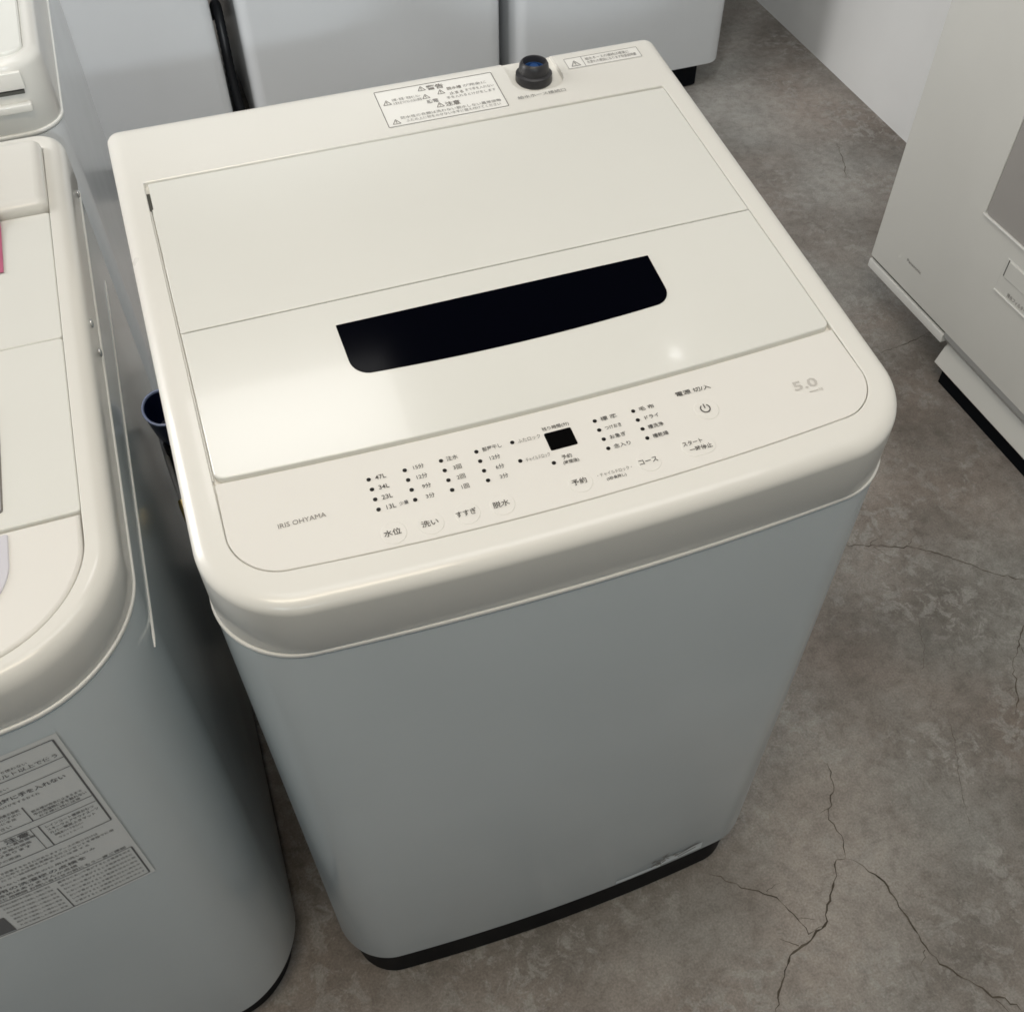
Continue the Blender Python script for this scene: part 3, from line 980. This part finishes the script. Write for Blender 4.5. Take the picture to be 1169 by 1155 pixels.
ROW = 'washing machines lined up in the back row'
plain_washer('washing_machine', -0.372, 0.196, 1.932, 0.56, 0.090, 0.800, 0.875, 0.022, 'pale grey washing machine in the back row, leftmost of the three behind the cream washer', M_steel_warm, ROW)
plain_washer('washing_machine', 0.247, 0.862, 1.930, 0.58, 0.082, 0.820, 0.895, 0.030, 'pale grey washing machine in the back row standing between two others', M_steel_warm, ROW)
plain_washer('washing_machine', 0.890, 1.480, 1.930, 0.56, 0.081, 0.820, 0.895, 0.040, 'pale grey washing machine at the right end of the back row on a black base', M_steel_warm, ROW, base_d=0.035)

# the one behind the left washer
lb = thing('washing_machine', 'cream washing machine partly seen in the corner behind the left washer', 'washing machine', (-0.33, 1.04, 0))
BX0, BX1, BY0, BY1 = -0.610, -0.0535, 0.752, 1.330
shell(lb, BX0, BX1, BY0, BY1, 0.06, 0.8215, 0.040, 0.03, 0.004, M_steel_warm, flange=0.0014)
zlb = lambda x, y: 0.9000 + 0.03 * max(0, y - BY0 - 0.05)
BH = outline(BX0 + .0180, BX1 - .0145, BY0 + .0145, BY1 - .09, 0.020, 0.004, 0.004, (BX0 + BX1) / 2, .28)
cover(lb, BX0, BX1, BY0, BY1, 0.8215, zlb, 0.040, 0.03, 0.004, 0.010, 0.012, BH)
bm = bmesh.new()
plate(bm, outline(BX0 + .019, BX1 - .0155, BY0 + .0155, BY1 - .093, 0.019, 0.004, 0.004, (BX0 + BX1) / 2, .28), zlb, 0.006, 0.002, 0.003)
blid = obj('lid', bm, M_lid, lb, 35)
bm = bmesh.new()
box(bm, BX0 + .05, -0.0790, BY0 - .0006, BY0 + .004, 0.8665, 0.8700)
obj('grip_slot', bm, M_slit, lb)
bm = bmesh.new()
box(bm, BX0 + .05, -0.0765, BY0 - .0012, BY0 + .004, 0.8715, 0.8900, 0.001)
obj('front_panel', bm, M_plastic, lb, 40)
bm = bmesh.new()
box(bm, BX0 + .05, -0.0765, BY0 - .0030, BY0 + .006, 0.8460, 0.8560, 0.0022)
obj('grip_lip', bm, M_plastic, lb, 40)

# ---------- drum washer at the right
RX, RB = 1.350, 1.770
drum = thing('drum_washing_machine', 'white front loading washing machine against the right wall with a grey door', 'washing machine', (1.56, 0.72, 0))
bm = bmesh.new()
RYA, RYB = 0.380, 1.0155
# front profile: upper body, bevelled recess, kick plate (only on the nearer part)
def prism(bm, poly, y0, y1):
    loft(bm, [[(x, y0, z) for x, z in poly], [(x, y1, z) for x, z in poly]])
prof = [(RB, 0.125), (RX + .012, 0.125), (RX, 0.1255), (RX, 0.880), (RX + .012, 0.930), (RX + .06, 0.985), (RX + .14, 1.010), (RB, 1.020)]
def rounded(poly_a, r):
    out = []
    return poly_a
loft(bm, [[(x + (0.010 if (x < RX + .02) else 0), RYA, z) for x, z in prof], [(x + (.002 if x < RX + .02 else 0), RYA + .004, z) for x, z in prof], [(x, RYA + .010, z) for x, z in prof], [(x, RYB - .006, z) for x, z in prof], [(x + (.0015 if x < RX + .02 else 0), RYB - .0015, z) for x, z in prof], [(x + (.005 if x < RX + .02 else 0), RYB, z) for x, z in prof]])
obj('body', bm, M_drum, drum, 30)
bm = bmesh.new()
box(bm, RX + .0005, RB, 0.7560, RYB - .001, 0.0970, 0.1165, 0.0015)
obj('bottom_ledge', bm, M_rim, drum, 40)
bm = bmesh.new()
box(bm, RX + .006, RB - .002, 0.7560, RYB - .003, 0.1166, 0.1249)
obj('ledge_slot', bm, M_slit, drum)
bm = bmesh.new()
kp = [(RX + .02, 0.1245), (RX + .020, 0.094), (RX + .0005, 0.088), (RX, 0.086), (RX, 0.047), (RX + .003, 0.045), (RB - .01, 0.045), (RB - .01, 0.1245)]
kp = [(RX + .0200, 0.1245), (RX + .0200, 0.0895), (RX + .0180, 0.0855), (RX + .0160, 0.083), (RX + .005, 0.048), (RX + .007, 0.045), (RB - .01, 0.045), (RB - .01, 0.1245)]
prism(bm, kp, RYA + .005, 0.7545)
obj('kick_plate', bm, M_drum, drum, 40)
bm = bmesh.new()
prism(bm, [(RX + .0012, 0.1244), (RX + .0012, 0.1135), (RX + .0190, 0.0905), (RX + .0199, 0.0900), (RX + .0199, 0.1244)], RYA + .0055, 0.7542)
obj('kick_recess', bm, mat('recess_shade_grey', (0.40, 0.40, 0.39), 0.4), drum, 25)  # darker grey puts the shade under the body edge into the colour
bm = bmesh.new()
box(bm, RX + .022, RB - .03, RYA + .02, 0.742, 0.0, 0.0449)
obj('base', bm, M_black, drum)
bm = bmesh.new()
Fd = lambda h: (lambda x, y: None)
def face_plate(bm, y0, y1, z0, z1, r, proud, bev=0.002, corners=8):
    pts = outline(y0, y1, z0, z1, r, r, 0, (y0 + y1) / 2, 1, n=corners, mm=2)
    rings = [[(RX + .004, a, b) for a, b in pts], [(RX - proud + bev, a, b) for a, b in pts]]
    for k in (1, 2, 3):
        t = math.pi / 2 * k / 3
        rings.append([(RX - proud + bev * (1 - math.sin(t)), a, b) for a, b in inset_poly(pts, bev * (1 - math.cos(t)))])
    loft(bm, rings)
face_plate(bm, 0.4530, 0.7690, 0.3805, 0.857, 0.008, 0.0012, 0.0008)
dr = obj('door', bm, M_door, drum, 40)
bm = bmesh.new()
box(bm, RX - .0052, RX + .002, 0.4500, 0.7725, 0.3768, 0.3803, 0.0012)
sub('door_sill', bm, M_rim, dr, 40)
bm = bmesh.new()
box(bm, RX - .0022, RX + .002, 0.7692, 0.7712, 0.3805, 0.857, 0.0006)
sub('door_edge', bm, M_drum, dr, 40)
bm = bmesh.new()
face_plate(bm, 0.4900, 0.6875, 0.2790, 0.3440, 0.003, 0.0012, 0.0012)
fl = obj('filter_hatch', bm, M_drum, drum, 40)
bm = bmesh.new()
face_plate(bm, 0.4950, 0.6785, 0.3105, 0.3425, 0.004, 0.0032, 0.0015)
sub('hatch_grip', bm, M_drum, fl, 40)
bm = bmesh.new()
box(bm, RX - .0016, RX + .001, 0.6792, 0.6812, 0.3110, 0.3430)
sub('hatch_gap', bm, M_slit, fl)
bm = bmesh.new()
box(bm, RX - .0036, RX + .001, 0.4900, 0.6875, 0.2770, 0.2795, 0.0008)
sub('hatch_ledge', bm, M_rim, fl, 40)
Fx = lambda y, z: (RX - .0006, y, z)
bm = bmesh.new()
# lettering reads from left (+y) to right (-y)
Ft = lambda a, b: (RX - .0006, 0.0 - a, b)
text(bm, 'Panasonic', -0.9110, 0.1815, 0.0085, Ft, width=0.0470, bold=0.8)
obj('lettering', bm, M_ink_soft, drum)
bm = bmesh.new()
Ft2 = lambda a, b: (RX - .0016, 0.0 - a, b)
text(bm, '排水フィルター', -0.6560, 0.2845, 0.0090, Ft2, width=0.0500, bold=1.0)
sub('lettering', bm, M_ink_soft, fl)

# ---------- things in the gap between the two front washers
hose = thing('drain_hose', 'dark hose with an open blue plastic end hanging in the gap between two washers', 'hose', (-0.029, 0.513, 0.35))
bm = bmesh.new()
hc = (-0.0225, 0.4300, 0.6620)
lathe(bm, [(0.0140, -0.050), (0.0175, -0.030), (0.0190, 0.0), (0.0196, 0.028), (0.0182, 0.028), (0.0176, 0.0), (0.013, -0.03)], hc, 40, True, True)
bmesh.ops.rotate(bm, verts=bm.verts, cent=hc, matrix=Matrix.Rotation(math.radians(24), 3, 'X'))
cuff = obj('cuff', bm, M_blue, hose, 50)
bm = bmesh.new()
lathe(bm, [(0.0203, 0.0255), (0.0206, 0.0270), (0.0202, 0.0285), (0.0186, 0.0288), (0.0178, 0.0275), (0.0180, 0.0255)], hc, 40, False, False)
bmesh.ops.rotate(bm, verts=bm.verts, cent=hc, matrix=Matrix.Rotation(math.radians(24), 3, 'X'))
sub('cuff_rim', bm, M_blue_rim, cuff, 60)
bm = bmesh.new()
sp = spline([(-0.0235, 0.437, 0.618), (-0.025, 0.460, 0.50), (-0.027, 0.50, 0.30), (-0.028, 0.56, 0.10), (-0.027, 0.62, 0.025), (-0.026, 0.76, 0.016)], 40)
tube(bm, sp, [0.0125 if i % 2 else 0.0138 for i in range(len(sp))], 14)
obj('hose', bm, M_hose, hose, 70)
cab = thing('power_cable', 'thin grey cable with a brass tip hanging beside the blue hose end', 'cable', (-0.025, 0.45, 0.3))
bm = bmesh.new()
sp = spline([(-0.040, 0.475, 0.606), (-0.038, 0.440, 0.604), (-0.035, 0.405, 0.600), (-0.032, 0.375, 0.594)], 8)
tube(bm, sp, 0.0028, 10)
obj('cable', bm, M_cable, cab, 60)
bm = bmesh.new()
tube(bm, [(-0.032, 0.375, 0.594), (-0.0312, 0.368, 0.590), (-0.0300, 0.358, 0.583), (-0.0292, 0.350, 0.577)], [0.0040, 0.0046, 0.0044, 0.0032], 12)
obj('tip', bm, M_brass, cab, 60)
bm = bmesh.new()
sp = spline([(-0.040, 0.475, 0.606), (-0.042, 0.500, 0.59), (-0.040, 0.56, 0.50), (-0.03, 0.60, 0.30), (-0.025, 0.58, 0.02)], 10)
tube(bm, sp, 0.0028, 10)
obj('cable', bm, M_hose, cab, 60)

hb = thing('drain_hose', 'dark drain hose hanging in the dark gap between two machines of the back row', 'hose', (0.222, 2.1, 0.2))
bm = bmesh.new()
sp = spline([(0.228, 2.02, 0.010), (0.224, 2.06, 0.05), (0.219, 2.10, 0.16), (0.222, 2.14, 0.26), (0.226, 2.22, 0.30), (0.222, 2.35, 0.22)], 14)
tube(bm, sp, [0.0125 if i % 2 else 0.0112 for i in range(len(sp))], 14)
obj('hose', bm, M_hose, hb, 70)

bpy.data.objects.remove(_fo)
